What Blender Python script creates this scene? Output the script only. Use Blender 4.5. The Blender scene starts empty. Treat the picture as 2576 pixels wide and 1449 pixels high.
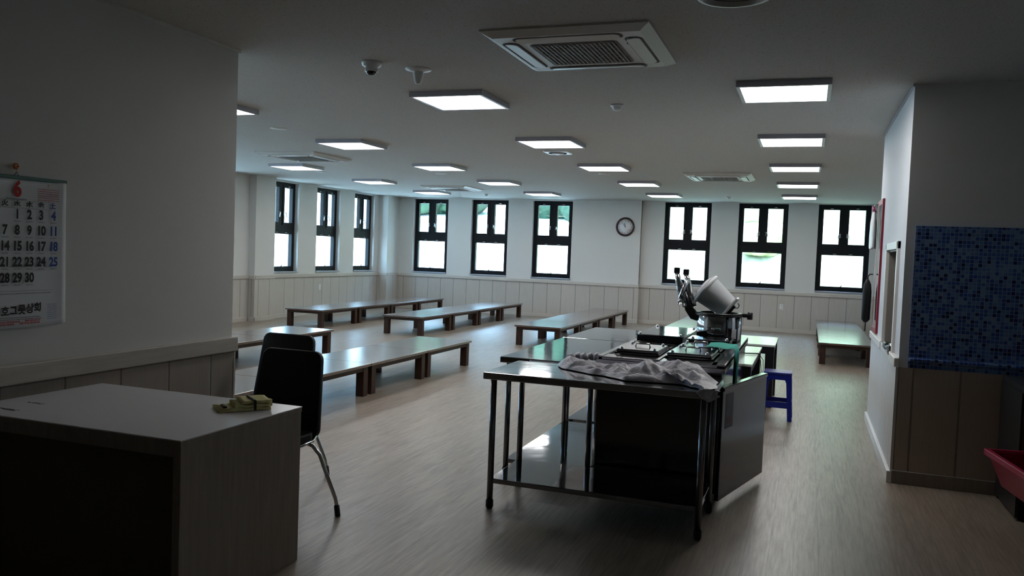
import bpy, bmesh, math, random
from mathutils import Vector, Matrix, noise
random.seed(7)
PI = math.pi
SC = bpy.context.scene
COL = SC.collection

# ------------------------------------------------------------------ camera, world, light, exposure
F_PX = 2072.08
YAW, PITCH, ROLL, CAM_H = 0.3447, -0.0442, 0.0384, 1.558
cam_d = bpy.data.cameras.new('camera')
cam_d.sensor_fit = 'HORIZONTAL'
cam_d.sensor_width = 36.0
cam_d.lens = 36.0 * F_PX / 2576.0
cam_d.clip_start = 0.05
cam_d.clip_end = 400
cam = bpy.data.objects.new('camera', cam_d)
COL.objects.link(cam)
cy, sy = math.cos(YAW), math.sin(YAW)
f0 = Vector((-sy, cy, 0)); r0 = Vector((cy, sy, 0)); u0 = Vector((0, 0, 1))
fw = f0 * math.cos(PITCH) + u0 * math.sin(PITCH)
up = u0 * math.cos(PITCH) - f0 * math.sin(PITCH)
rt = r0 * math.cos(ROLL) + up * math.sin(ROLL)
up2 = up * math.cos(ROLL) - r0 * math.sin(ROLL)
M = Matrix((rt, up2, -fw)).transposed().to_4x4()
M.translation = Vector((0, 0, CAM_H))
cam.matrix_world = M
SC.camera = cam

w = bpy.data.worlds.new('world'); SC.world = w
w.use_nodes = True
bg = w.node_tree.nodes['Background']
bg.inputs[0].default_value = (0.40, 0.68, 1.0, 1)
bg.inputs[1].default_value = 2.05

sun_d = bpy.data.lights.new('sun', 'SUN'); sun_d.energy = 1.5; sun_d.angle = math.radians(2); sun_d.color = (1, .96, .88)
sun = bpy.data.objects.new('sun', sun_d); COL.objects.link(sun)
sun.rotation_euler = Vector((0.35, -0.62, 0.9)).to_track_quat('Z', 'Y').to_euler()

SC.view_settings.view_transform = 'Standard'
SC.view_settings.look = 'None'
SC.view_settings.gamma = 1
SC.view_settings.use_curve_mapping = False
SC.view_settings.exposure = 3.12
SC.cycles.max_bounces = 10
SC.cycles.diffuse_bounces = 5
SC.cycles.glossy_bounces = 5
SC.cycles.transparent_max_bounces = 12
SC.cycles.sample_clamp_indirect = 4
SC.cycles.use_denoising = True
SC.cycles.caustics_reflective = False
PANEL_EMIT = 1.7          # the lit ceiling panels

def portal(loc, rot, sx, sz):
    d = bpy.data.lights.new('window_daylight', 'AREA'); d.shape = 'RECTANGLE'; d.size = sx; d.size_y = sz
    d.cycles.is_portal = True
    o = bpy.data.objects.new('window_daylight', d); COL.objects.link(o)
    o.location = loc; o.rotation_euler = rot

# ------------------------------------------------------------------ materials
def nmat(name):
    m = bpy.data.materials.new(name); m.use_nodes = True
    nt = m.node_tree
    return m, nt, nt.nodes['Principled BSDF']

def N(nt, t, **kw):
    n = nt.nodes.new(t)
    for k, v in kw.items(): setattr(n, k, v)
    return n

def mth(nt, op, a, b=None, c=None):
    n = N(nt, 'ShaderNodeMath', operation=op)
    for i, v in enumerate((a, b, c)):
        if v is None: continue
        if isinstance(v, (int, float)): n.inputs[i].default_value = v
        else: nt.links.new(v, n.inputs[i])
    return n.outputs[0]

def mixc(nt, fac, a, b):
    n = N(nt, 'ShaderNodeMix', data_type='RGBA')
    for s, v in ((n.inputs[0], fac), (n.inputs[6], a), (n.inputs[7], b)):
        if isinstance(v, (int, float)): s.default_value = v
        elif isinstance(v, tuple): s.default_value = (*v, 1) if len(v) == 3 else v
        else: nt.links.new(v, s)
    return n.outputs[2]

def coords(nt, scale=(1, 1, 1), kind='Object'):
    tc = N(nt, 'ShaderNodeTexCoord'); mp = N(nt, 'ShaderNodeMapping')
    mp.inputs['Scale'].default_value = scale
    nt.links.new(tc.outputs[kind], mp.inputs['Vector'])
    return mp.outputs[0]

def noisef(nt, vec, scale, detail=3, rough=.5):
    n = N(nt, 'ShaderNodeTexNoise'); n.inputs['Scale'].default_value = scale
    n.inputs['Detail'].default_value = detail; n.inputs['Roughness'].default_value = rough
    nt.links.new(vec, n.inputs['Vector']); return n.outputs['Fac']

def ramp(nt, fac, lo, hi, a=0.0, b=1.0):
    n = N(nt, 'ShaderNodeMapRange'); n.inputs[1].default_value = lo; n.inputs[2].default_value = hi
    n.inputs[3].default_value = a; n.inputs[4].default_value = b
    nt.links.new(fac, n.inputs[0]); return n.outputs[0]

def bump(nt, bs, h, strength=.2, dist=.01):
    b = N(nt, 'ShaderNodeBump'); b.inputs['Strength'].default_value = strength; b.inputs['Distance'].default_value = dist
    nt.links.new(h, b.inputs['Height']); nt.links.new(b.outputs[0], bs.inputs['Normal'])

def plain(name, c, rough=.5, metal=0.0, var=.06, nscale=8, bmp=0.0, spec=.5, coat=0.0):
    m, nt, bs = nmat(name)
    v = coords(nt)
    f = noisef(nt, v, nscale, 4)
    c2 = tuple(x * (1 - var) for x in c); c1 = tuple(min(1, x * (1 + var)) for x in c)
    nt.links.new(mixc(nt, f, c2, c1), bs.inputs['Base Color'])
    bs.inputs['Roughness'].default_value = rough; bs.inputs['Metallic'].default_value = metal
    bs.inputs['Specular IOR Level'].default_value = spec
    bs.inputs['Coat Weight'].default_value = coat
    if bmp: bump(nt, bs, noisef(nt, v, nscale * 4, 5), bmp, .004)
    return m

def wood(name, dark, light, axis, scale=6, rough=.35, spec=.5, stretch=14, bmp=.05, coat=0):
    m, nt, bs = nmat(name)
    s = [stretch * .5] * 3; s[axis] = .6
    v = coords(nt, tuple(s))
    f = noisef(nt, v, scale, 6, .6)
    f2 = noisef(nt, coords(nt), 1.2, 2)
    f = mth(nt, 'ADD', mth(nt, 'MULTIPLY', f, .8), mth(nt, 'MULTIPLY', f2, .2))
    nt.links.new(mixc(nt, ramp(nt, f, .3, .7), dark, light), bs.inputs['Base Color'])
    bs.inputs['Roughness'].default_value = rough; bs.inputs['Specular IOR Level'].default_value = spec
    bs.inputs['Coat Weight'].default_value = coat; bs.inputs['Coat Roughness'].default_value = .20
    bump(nt, bs, f, bmp, .004)
    return m

def wall_mat(name, c):
    m, nt, bs = nmat(name)
    v = coords(nt)
    f = noisef(nt, v, 2.2, 6, .65)
    scr = noisef(nt, coords(nt, (3, 3, 9)), 3.0, 8, .7)
    col = mixc(nt, f, tuple(x * .95 for x in c), c)
    col = mixc(nt, ramp(nt, scr, .70, .78), col, tuple(x * .80 for x in c))
    nt.links.new(col, bs.inputs['Base Color'])
    bs.inputs['Roughness'].default_value = .6; bs.inputs['Specular IOR Level'].default_value = .25
    bump(nt, bs, noisef(nt, v, 60, 5, .7), .25, .003)
    return m

def panel_mat(name, c, pitch, axis, off=0.0):
    """vertical tongue-and-groove boards: grooves repeat along the wall"""
    m, nt, bs = nmat(name)
    tc = N(nt, 'ShaderNodeTexCoord'); sp = N(nt, 'ShaderNodeSeparateXYZ'); nt.links.new(tc.outputs['Object'], sp.inputs[0])
    a = mth(nt, 'DIVIDE', mth(nt, 'ADD', sp.outputs[axis], 100 + off), pitch)
    fr = mth(nt, 'FRACT', a)
    d = mth(nt, 'ABSOLUTE', mth(nt, 'SUBTRACT', fr, .5))
    gr = ramp(nt, d, .5 - .009 / pitch, .5 - .003 / pitch)
    bid = mth(nt, 'FLOOR', a)
    wn = N(nt, 'ShaderNodeTexWhiteNoise', noise_dimensions='1D'); nt.links.new(bid, wn.inputs['W'])
    g = noisef(nt, coords(nt, (22, 22, 1.0)), 3, 6, .6)
    col = mixc(nt, ramp(nt, g, .3, .7), tuple(x * .86 for x in c), c)
    col = mixc(nt, mth(nt, 'MULTIPLY', wn.outputs[0], .35), col, tuple(x * .82 for x in c))
    col = mixc(nt, gr, col, tuple(x * .45 for x in c))
    nt.links.new(col, bs.inputs['Base Color'])
    bs.inputs['Roughness'].default_value = .45; bs.inputs['Specular IOR Level'].default_value = .35
    bump(nt, bs, mth(nt, 'SUBTRACT', 1.0, gr), .6, .004)
    return m

WALL = (.70, .70, .68)
m_wall = wall_mat('white wallpaper', WALL)
m_wallw = wall_mat('white painted wall', (.64, .65, .67))
m_ceil, nt, bs = nmat('speckled ceiling tile')
v = coords(nt)
fl = ramp(nt, noisef(nt, v, 95, 2, .6), .60, .68)
fl2 = ramp(nt, noisef(nt, v, 34, 3, .6), .64, .70)
fl = mth(nt, 'MAXIMUM', fl, mth(nt, 'MULTIPLY', fl2, .7))
br = N(nt, 'ShaderNodeTexBrick'); br.offset = .5
br.inputs['Scale'].default_value = 1; br.inputs['Brick Width'].default_value = .6; br.inputs['Row Height'].default_value = .3
br.inputs['Mortar Size'].default_value = .0015
nt.links.new(v, br.inputs['Vector'])
cc = mixc(nt, fl, (.60, .60, .59), (.36, .36, .35))
cc = mixc(nt, mth(nt, 'MULTIPLY', br.outputs['Fac'], .25), cc, (.40, .40, .39))
nt.links.new(cc, bs.inputs['Base Color']); bs.inputs['Roughness'].default_value = .85; bs.inputs['Specular IOR Level'].default_value = .15

m_floor, nt, bs = nmat('laminate plank floor')
v = coords(nt)
rot = N(nt, 'ShaderNodeMapping'); rot.inputs['Rotation'].default_value = (0, 0, PI / 2); nt.links.new(v, rot.inputs['Vector'])
br = N(nt, 'ShaderNodeTexBrick'); br.offset = .37; br.inputs['Scale'].default_value = 1
br.inputs['Brick Width'].default_value = 1.2; br.inputs['Row Height'].default_value = .125; br.inputs['Mortar Size'].default_value = .0015
br.inputs['Color1'].default_value = (.15, .15, .15, 1); br.inputs['Color2'].default_value = (.9, .9, .9, 1)
nt.links.new(rot.outputs[0], br.inputs['Vector'])
g = noisef(nt, coords(nt, (20, 1.1, 1)), 3.2, 7, .65)
g2 = noisef(nt, coords(nt, (6, .5, 1)), 2.0, 3, .5)
cc = mixc(nt, ramp(nt, g, .32, .70), (.15, .11, .078), (.35, .29, .235))
cc = mixc(nt, ramp(nt, g2, .3, .7, 0, .45), cc, (.42, .35, .28))
cc = mixc(nt, mth(nt, 'MULTIPLY', br.outputs['Color'], .28), cc, (.20, .14, .09))
cc = mixc(nt, mth(nt, 'MULTIPLY', br.outputs['Fac'], .6), cc, (.07, .05, .035))
nt.links.new(cc, bs.inputs['Base Color'])
nt.links.new(ramp(nt, g, .3, .7, .40, .32), bs.inputs['Roughness']); bs.inputs['Specular IOR Level'].default_value = 1.0
bump(nt, bs, g, .06, .003)

DADO = (.56, .525, .48)
m_dx = panel_mat('whitewashed boards along x', DADO, .355, 0, .02)
m_dy = panel_mat('whitewashed boards along y', DADO, .355, 1, .1)
m_dfy = panel_mat('greyed wood boards beside the desk', (.40, .36, .32), .38, 1, .05)
m_dwhite = panel_mat('white boards under the hatch', (.74, .74, .74), .12, 1, 0)
m_dtile = panel_mat('brown boards below the tiles', (.50, .42, .35), .30, 0, .06)
m_cap = wood('whitewashed rail', (.46, .425, .38), (.58, .545, .49), 1, rough=.4)
m_capx = wood('whitewashed rail along x', (.50, .47, .43), (.62, .59, .54), 0, rough=.4)
m_capw = plain('cream painted rail', (.78, .74, .70), .35, var=.03)
m_jamb = plain('grey brown hatch jamb', (.30, .27, .24), .55)

m_tile, nt, bs = nmat('blue glass mosaic')
tc = N(nt, 'ShaderNodeTexCoord'); sp = N(nt, 'ShaderNodeSeparateXYZ'); nt.links.new(tc.outputs['Object'], sp.inputs[0])
P_ = .0262
ux = mth(nt, 'DIVIDE', mth(nt, 'ADD', sp.outputs[0], mth(nt, 'MULTIPLY', sp.outputs[1], 1.0)), P_); uz = mth(nt, 'DIVIDE', sp.outputs[2], P_)
fx = mth(nt, 'ABSOLUTE', mth(nt, 'SUBTRACT', mth(nt, 'FRACT', ux), .5)); fz = mth(nt, 'ABSOLUTE', mth(nt, 'SUBTRACT', mth(nt, 'FRACT', uz), .5))
grout = ramp(nt, mth(nt, 'MAXIMUM', fx, fz), .40, .46)
cb = N(nt, 'ShaderNodeCombineXYZ'); nt.links.new(mth(nt, 'FLOOR', ux), cb.inputs[0]); nt.links.new(mth(nt, 'FLOOR', uz), cb.inputs[1])
wn = N(nt, 'ShaderNodeTexWhiteNoise', noise_dimensions='2D'); nt.links.new(cb.outputs[0], wn.inputs['Vector'])
cr = N(nt, 'ShaderNodeValToRGB'); cr.color_ramp.interpolation = 'CONSTANT'
els = cr.color_ramp.elements
els[0].position = 0; els[0].color = (.010, .022, .10, 1)
els[1].position = .14; els[1].color = (.030, .075, .28, 1)
for p_, c_ in ((.34, (.055, .13, .38)), (.55, (.10, .20, .42)), (.78, (.15, .26, .44)), (.93, (.035, .10, .34))):
    e = els.new(p_); e.color = (*c_, 1)
nt.links.new(wn.outputs['Value'], cr.inputs['Fac'])
nt.links.new(mixc(nt, grout, cr.outputs[0], (.20, .27, .40)), bs.inputs['Base Color'])
nt.links.new(mth(nt, 'ADD', mth(nt, 'MULTIPLY', grout, .5), .12), bs.inputs['Roughness'])
bump(nt, bs, mth(nt, 'SUBTRACT', 1.0, grout), .5, .002)

m_frame = plain('black window frame', (.006, .008, .011), .5, var=.1, spec=.2)
m_blackmet = plain('black metal', (.012, .012, .013), .35)
m_glass, nt, bs = nmat('window glass')
out = nt.nodes['Material Output']
tr = N(nt, 'ShaderNodeBsdfTransparent'); gl = N(nt, 'ShaderNodeBsdfGlossy'); gl.inputs['Roughness'].default_value = 0.0
tr.inputs[0].default_value = (.94, .97, .96, 1)
lw = N(nt, 'ShaderNodeLayerWeight'); lw.inputs[0].default_value = .5
frf = mth(nt, 'ADD', mth(nt, 'MULTIPLY', mth(nt, 'POWER', lw.outputs['Facing'], 5), .9), .03)
mx = N(nt, 'ShaderNodeMixShader'); nt.links.new(frf, mx.inputs[0]); nt.links.new(tr.outputs[0], mx.inputs[1]); nt.links.new(gl.outputs[0], mx.inputs[2])
nt.links.new(mx.outputs[0], out.inputs['Surface'])
m_chrome = plain('chrome', (.75, .76, .78), .12, 1.0, .02)
m_alu = plain('anodised light frame', (.42, .41, .46), .4, .7, .03)
m_emit, nt, bs = nmat('lit panel diffuser')
em = N(nt, 'ShaderNodeEmission'); em.inputs[0].default_value = (1, .985, .97, 1); em.inputs[1].default_value = PANEL_EMIT
nt.links.new(em.outputs[0], nt.nodes['Material Output'].inputs['Surface'])
m_white = plain('white plastic', (.78, .79, .80), .35, var=.03)
m_offwhite = plain('cassette plastic', (.66, .66, .64), .4, var=.03)
m_gap = plain('dark gap', (.02, .02, .02), .7)
m_grille = plain('dark grille', (.10, .085, .075), .6)
m_grille2 = plain('grille slat', (.26, .24, .22), .5)
m_dome = plain('smoked dome', (.004, .004, .005), .08)

def steel(name, base, rough, axis=0):
    m, nt, bs = nmat(name)
    s = [120, 120, 120]; s[axis] = 1.5
    g = noisef(nt, coords(nt, tuple(s)), 3, 3)
    nt.links.new(mixc(nt, g, tuple(x * .93 for x in base), base), bs.inputs['Base Color'])
    bs.inputs['Metallic'].default_value = 1
    bs.inputs['Roughness'].default_value = rough
    bump(nt, bs, noisef(nt, coords(nt), 3.5, 2), .05, .02)
    return m
m_steel = steel('polished stainless steel', (.50, .51, .53), .075)
m_shelf = steel('thin stainless shelf', (.30, .31, .33), .06)  # base darkened to stand in for the dark surroundings the undershelves mirror
m_steelb = steel('brushed stainless steel', (.22, .22, .225), .26)  # legs: dark reflections under the tables are put into the base colour
m_steeld = steel('reflection-darkened stainless sheet', (.075, .08, .085), .14, 2)  # same stainless, dark reflections on counter body and door painted into its colour
m_panrim = steel('bright pan steel', (.27, .27, .28), .2)
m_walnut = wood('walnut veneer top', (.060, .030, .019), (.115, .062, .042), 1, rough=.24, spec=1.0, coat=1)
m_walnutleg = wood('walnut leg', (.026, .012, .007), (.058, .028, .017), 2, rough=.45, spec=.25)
m_desktop = plain('white laminate desktop', (.88, .87, .92), .22, var=.02, spec=1.0)
m_deskside = wood('grey oak laminate', (.24, .21, .18), (.34, .30, .26), 2, rough=.45)
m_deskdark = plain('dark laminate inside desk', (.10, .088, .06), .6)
m_black = plain('black leatherette', (.008, .008, .009), .5, var=.2, bmp=.1, spec=.3)
m_blacktrim = plain('black rubber', (.01, .01, .01), .6)
m_blue = plain('blue plastic', (.008, .018, .24), .28, var=.05)
m_yellow = plain('yellow cloth', (.78, .72, .33), .85, var=.12, nscale=40, bmp=.3)
m_greencl = plain('turquoise cloth', (.05, .42, .34), .85, var=.12, nscale=40, bmp=.3)
m_red = plain('red lacquered frame', (.26, .010, .028), .35)
m_redpl = plain('red plastic', (.34, .012, .05), .35)
m_pinkpl = plain('pink plastic', (.40, .04, .15), .4)
m_paper = plain('calendar paper', (.76, .79, .82), .6, var=.02)
m_ink = plain('black ink', (.012, .013, .018), .7)
m_inkg = plain('grey ink', (.22, .23, .26), .7)
m_inkr = plain('red ink', (.55, .02, .025), .7)
m_inkr2 = plain('pale red ink', (.52, .10, .12), .7)
m_inkb = plain('blue ink', (.02, .07, .30), .7)
m_sticker = plain('faded bluish sticker', (.11, .12, .17), .5)
m_stickerp = plain('faded red print', (.15, .06, .05), .5)
m_inkb2 = plain('pale blue ink', (.40, .44, .62), .7)
m_greenbar = plain('green binding strip', (.05, .17, .14), .5)
m_flower = plain('orange petals', (.75, .22, .05), .6)
m_leaf = plain('cream petals', (.70, .62, .35), .6)
m_bag, nt, bs = nmat('thin translucent plastic film')
bs.inputs['Base Color'].default_value = (.60, .58, .64, 1); bs.inputs['Roughness'].default_value = .38
bump(nt, bs, noisef(nt, coords(nt), 22, 5, .6), .5, .02)
m_mirror = plain('mirror glass', (.85, .87, .87), .03, 1.0, .0)
m_whitetop = plain('white table top', (.80, .84, .80), .22, var=.02)
m_clockface = plain('clock face', (.78, .80, .82), .3, var=.01)
m_clockrim = plain('dark red clock rim', (.035, .012, .014), .3)
m_darkcab = plain('dark steel cabinet', (.05, .055, .06), .35, .6)

# exterior
m_foliage, nt, bs = nmat('foliage')
f = noisef(nt, coords(nt), 1.3, 6, .7)
nt.links.new(mixc(nt, ramp(nt, f, .35, .65), (.005, .028, .016), (.032, .085, .045)), bs.inputs['Base Color']); bs.inputs['Roughness'].default_value = .8
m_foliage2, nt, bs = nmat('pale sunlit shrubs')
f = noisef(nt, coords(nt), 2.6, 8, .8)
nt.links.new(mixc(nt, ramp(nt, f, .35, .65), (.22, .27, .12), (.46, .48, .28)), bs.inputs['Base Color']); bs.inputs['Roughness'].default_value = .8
m_bark = plain('bark', (.12, .09, .07), .9)
m_ground, nt, bs = nmat('pale dry ground')
f = noisef(nt, coords(nt), .5, 6, .7)
pale = mixc(nt, ramp(nt, f, .4, .62), (.84, .83, .80), (.74, .78, .70))
grass = mixc(nt, ramp(nt, noisef(nt, coords(nt), .9, 7, .75), .38, .62), (.17, .19, .095), (.42, .42, .28))
tc = N(nt, 'ShaderNodeTexCoord'); sp = N(nt, 'ShaderNodeSeparateXYZ'); nt.links.new(tc.outputs['Object'], sp.inputs[0])
side = mth(nt, 'ADD', sp.outputs[0], mth(nt, 'MULTIPLY', sp.outputs[1], .22))
nt.links.new(mixc(nt, ramp(nt, mth(nt, 'ADD', side, mth(nt, 'MULTIPLY', f, 4)), 0, 5), pale, grass), bs.inputs['Base Color']); bs.inputs['Roughness'].default_value = .9
m_ext = plain('pale exterior render', (.7, .7, .68), .8)

# ------------------------------------------------------------------ mesh helpers
def box(bm, x0, x1, y0, y1, z0, z1, mi=0, mat=None):
    vs = [bm.verts.new(Vector(p) if mat is None else mat @ Vector(p)) for p in
          ((x0, y0, z0), (x1, y0, z0), (x1, y1, z0), (x0, y1, z0), (x0, y0, z1), (x1, y0, z1), (x1, y1, z1), (x0, y1, z1))]
    for q in ((0, 3, 2, 1), (4, 5, 6, 7), (0, 1, 5, 4), (1, 2, 6, 5), (2, 3, 7, 6), (3, 0, 4, 7)):
        f_ = bm.faces.new([vs[i] for i in q]); f_.material_index = mi
    return vs

def rbox(bm, x0, x1, y0, y1, z0, z1, r=.004, seg=2, mat=None):
    t = bmesh.new(); box(t, x0, x1, y0, y1, z0, z1)
    bmesh.ops.bevel(t, geom=t.edges[:], offset=r, segments=seg, profile=.5, affect='EDGES')
    merge(bm, t, mat)

def merge(bm, t, mat=None):
    if mat is not None: bmesh.ops.transform(t, matrix=mat, verts=t.verts[:])
    me = bpy.data.meshes.new('t'); t.to_mesh(me); t.free(); bm.from_mesh(me); bpy.data.meshes.remove(me)

def frame_of(d):
    d = d.normalized(); a = Vector((0, 0, 1)) if abs(d.z) < .9 else Vector((1, 0, 0))
    u = d.cross(a).normalized(); return u, d.cross(u).normalized()

def tube(bm, pts, r, seg=12, caps=True, smooth=True):
    pts = [Vector(p) for p in pts]; n = len(pts)
    rs = r if isinstance(r, (list, tuple)) else [r] * n
    rings = []; u = None
    for i, p in enumerate(pts):
        d = (pts[min(i + 1, n - 1)] - pts[max(i - 1, 0)])
        d.normalize()
        if u is None: u, v_ = frame_of(d)
        else:
            u = (u - d * u.dot(d)).normalized(); v_ = d.cross(u)
        rings.append([bm.verts.new(p + (u * math.cos(2 * PI * k / seg) + v_ * math.sin(2 * PI * k / seg)) * rs[i]) for k in range(seg)])
    for a, b in zip(rings, rings[1:]):
        for k in range(seg):
            f_ = bm.faces.new((a[k], a[(k + 1) % seg], b[(k + 1) % seg], b[k])); f_.smooth = smooth
    if caps:
        bm.faces.new(rings[0][::-1]); bm.faces.new(rings[-1])

def lathe(bm, prof, seg=40, mat=None, smooth=True, close=True):
    """prof: (r, z) list, revolved around z"""
    t = bmesh.new(); rings = []
    for r, z in prof:
        if r < 1e-6: rings.append([t.verts.new((0, 0, z))])
        else: rings.append([t.verts.new((r * math.cos(2 * PI * k / seg), r * math.sin(2 * PI * k / seg), z)) for k in range(seg)])
    for a, b in zip(rings, rings[1:]):
        for k in range(seg):
            k2 = (k + 1) % seg
            if len(a) == 1 and len(b) == 1: continue
            if len(a) == 1: f_ = t.faces.new((a[0], b[k2], b[k]))
            elif len(b) == 1: f_ = t.faces.new((a[k], a[k2], b[0]))
            else: f_ = t.faces.new((a[k], a[k2], b[k2], b[k]))
            f_.smooth = smooth
    merge(bm, t, mat)

def prism(bm, pts, y0, y1, mat=None, bev=0, seg=2):
    """outline in xz, extruded along y"""
    t = bmesh.new()
    a = [t.verts.new((x, y0, z)) for x, z in pts]; b = [t.verts.new((x, y1, z)) for x, z in pts]
    n = len(pts)
    t.faces.new(a); t.faces.new(b[::-1])
    for i in range(n): t.faces.new((a[i], b[i], b[(i + 1) % n], a[(i + 1) % n]))
    bmesh.ops.recalc_face_normals(t, faces=t.faces[:])
    if bev:
        es = [e for e in t.edges if abs(e.verts[0].co.y - e.verts[1].co.y) < 1e-6]
        bmesh.ops.bevel(t, geom=es, offset=bev, segments=seg, profile=.5, affect='EDGES')
    merge(bm, t, mat)

def rounded_rect(w_, h_, r, n=5, cx=0, cz=0):
    o = []
    for (sx, sz, a0) in ((1, 1, 0), (-1, 1, 90), (-1, -1, 180), (1, -1, 270)):
        for k in range(n + 1):
            a = math.radians(a0 + 90 * k / n)
            o.append((cx + sx * (w_ / 2 - r) + r * math.cos(a), cz + sz * (h_ / 2 - r) + r * math.sin(a)))
    return o

def obj(name, bm, mat, parent=None, loc=None, rot=None, smooth=False, subsurf=0):
    me = bpy.data.meshes.new(name)
    bmesh.ops.recalc_face_normals(bm, faces=bm.faces[:])
    if smooth:
        for f_ in bm.faces: f_.smooth = True
    bm.to_mesh(me); bm.free()
    for m_ in (mat if isinstance(mat, (list, tuple)) else [mat]): me.materials.append(m_)
    o = bpy.data.objects.new(name, me); COL.objects.link(o)
    if parent is not None: o.parent = parent
    if loc is not None: o.location = loc
    if rot is not None: o.rotation_euler = rot
    if subsurf:
        s = o.modifiers.new('subsurf', 'SUBSURF'); s.levels = subsurf; s.render_levels = subsurf
    return o

def tag(o, label, cat, group=None):
    o['label'] = label; o['category'] = cat
    if group: o['group'] = group
    return o

def thing(name, label, cat, loc=(0, 0, 0), rz=0, group=None):
    o = bpy.data.objects.new(name, None); COL.objects.link(o); o.empty_display_size = .1
    o.location = loc; o.rotation_euler = (0, 0, rz)
    return tag(o, label, cat, group)

def struct(name, bm, mat, parent=None):
    o = obj(name, bm, mat, parent)
    if parent is None: o['kind'] = 'structure'
    return o

def dup(root, loc, rz=None, label=None, group=None):
    r = root.copy(); COL.objects.link(r); r.location = loc
    if rz is not None: r.rotation_euler = (0, 0, rz)
    if label: r['label'] = label
    if group: r['group'] = group
    for ch in list(root.children):
        c = ch.copy(); COL.objects.link(c); c.parent = r
        for g_ in list(ch.children):
            d = g_.copy(); COL.objects.link(d); d.parent = c
    return r

NB = bmesh.new
CEIL = 2.85
FARL, FARR, LEFT = 19.10, 19.15, -10.30

# ------------------------------------------------------------------ large structure
b = NB(); box(b, -11.4, 3.4, -3.2, 19.6, -.12, 0); struct('floor', b, m_floor)
b = NB(); box(b, -11.4, 3.4, -3.2, 19.6, CEIL, CEIL + .2); struct('ceiling', b, m_ceil)

def wall_holes_x(bm, x0, x1, y0, y1, holes, z1=CEIL):
    """wall running along x with openings (a, b, za, zb)"""
    cur = x0
    for a, c, za, zb in sorted(holes):
        if a > cur: box(bm, cur, a, y0, y1, 0, z1)
        box(bm, a, c, y0, y1, 0, za)
        if zb < z1: box(bm, a, c, y0, y1, zb, z1)
        cur = c
    if x1 > cur: box(bm, cur, x1, y0, y1, 0, z1)

def wall_holes_y(bm, y0, y1, x0, x1, holes, z1=CEIL):
    cur = y0
    for a, c, za, zb in sorted(holes):
        if a > cur: box(bm, x0, x1, cur, a, 0, z1)
        box(bm, x0, x1, a, c, 0, za)
        if zb < z1: box(bm, x0, x1, a, c, zb, z1)
        cur = c
    if y1 > cur: box(bm, x0, x1, cur, y1, 0, z1)

WZ0, WZ1 = .955, 2.815
winL = [(-9.61, -8.65), (-8.01, -7.03), (-6.39, -5.39)]
winR = [(-3.20, -2.14), (-1.54, -.485), (.14, 1.20)]
winH = [(5.0, 5.96), (6.6, 7.56), (8.55, 9.51), (10.15, 11.11), (11.75, 12.71)]   # hidden by the near wall, they light the hall
winS = [(14.08, 15.04), (15.73, 16.69), (17.33, 18.29)]
b = NB(); wall_holes_x(b, -11.0, -3.72, FARL, FARL + .35, [(a, c, WZ0, WZ1) for a, c in winL]); struct('wall_back', b, m_wall)
b = NB(); wall_holes_x(b, -3.72, 3.3, FARR, FARR + .35, [(a, c, WZ0, WZ1 + .02) for a, c in winR]); struct('wall_back_right', b, m_wall)
b = NB(); box(b, -4.42, -3.72, 19.04, FARL + .2, 0, CEIL); struct('wall_back_pilaster', b, m_wall)
b = NB(); wall_holes_y(b, 4.5, 19.2, LEFT - .35, LEFT, [(a, c, WZ0, WZ1) for a, c in winS + winH]); struct('wall_left_windows', b, m_wall)
b = NB(); box(b, -10.4, -10.15, 13.4, 14.02, 0, CEIL); struct('wall_left_column', b, m_wall)
b = NB(); box(b, LEFT - .1, -10.03, 18.5, 19.2, 0, CEIL); struct('wall_corner_column', b, m_wall)
b = NB(); box(b, -10.7, -4.0, 4.4, 4.68, 0, CEIL); struct('wall_left_return', b, m_wall)
b = NB(); box(b, -4.0, -3.72, -3.1, 4.68, 0, CEIL); struct('wall_left', b, m_wall)
b = NB(); box(b, -4.0, 3.4, -3.2, -3.0, 0, CEIL); struct('wall_behind', b, m_wall)
b = NB(); box(b, 3.2, 3.4, -3.1, 19.5, 0, CEIL); struct('wall_right', b, m_wall)
# the kitchen block on the right with its hatch
HY0, HY1, HZ0, HZ1 = 6.88, 7.76, .905, 1.69
b = NB(); wall_holes_y(b, 6.5, 8.95, .64, .86, [(HY0, HY1, HZ0, HZ1)]); struct('wall_hatch', b, m_wallw)
b = NB(); box(b, .86, 3.2, 8.73, 8.95, 0, CEIL); struct('wall_kitchen_far', b, m_wallw)
b = NB(); box(b, .64, 3.2, 6.5, 6.62, 0, .0); b.free()
b = NB(); box(b, .86, 3.2, 6.5, 6.66, 0, CEIL); struct('wall_tiled', b, m_wall)
b = NB(); box(b, .64, 3.2, 6.485, 6.50, 0, CEIL); struct('wall_tiled_edge', b, m_wall)
b = NB(); box(b, .70, 3.2, 6.470, 6.50, .835, 1.85); struct('trim_1', b, m_tile)
b = NB(); rbox(b, .70, 3.2, 6.445, 6.475, .885, .912, .008); struct('trim_2', b, m_tile)
b = NB(); box(b, .645, 3.2, 6.468, 6.49, .0, .838); struct('trim_3', b, m_dtile)
b = NB(); rbox(b, .63, 1.30, 6.452, 6.475, 0, .095, .004); struct('baseboard_tiled', b, m_deskside)

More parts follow.
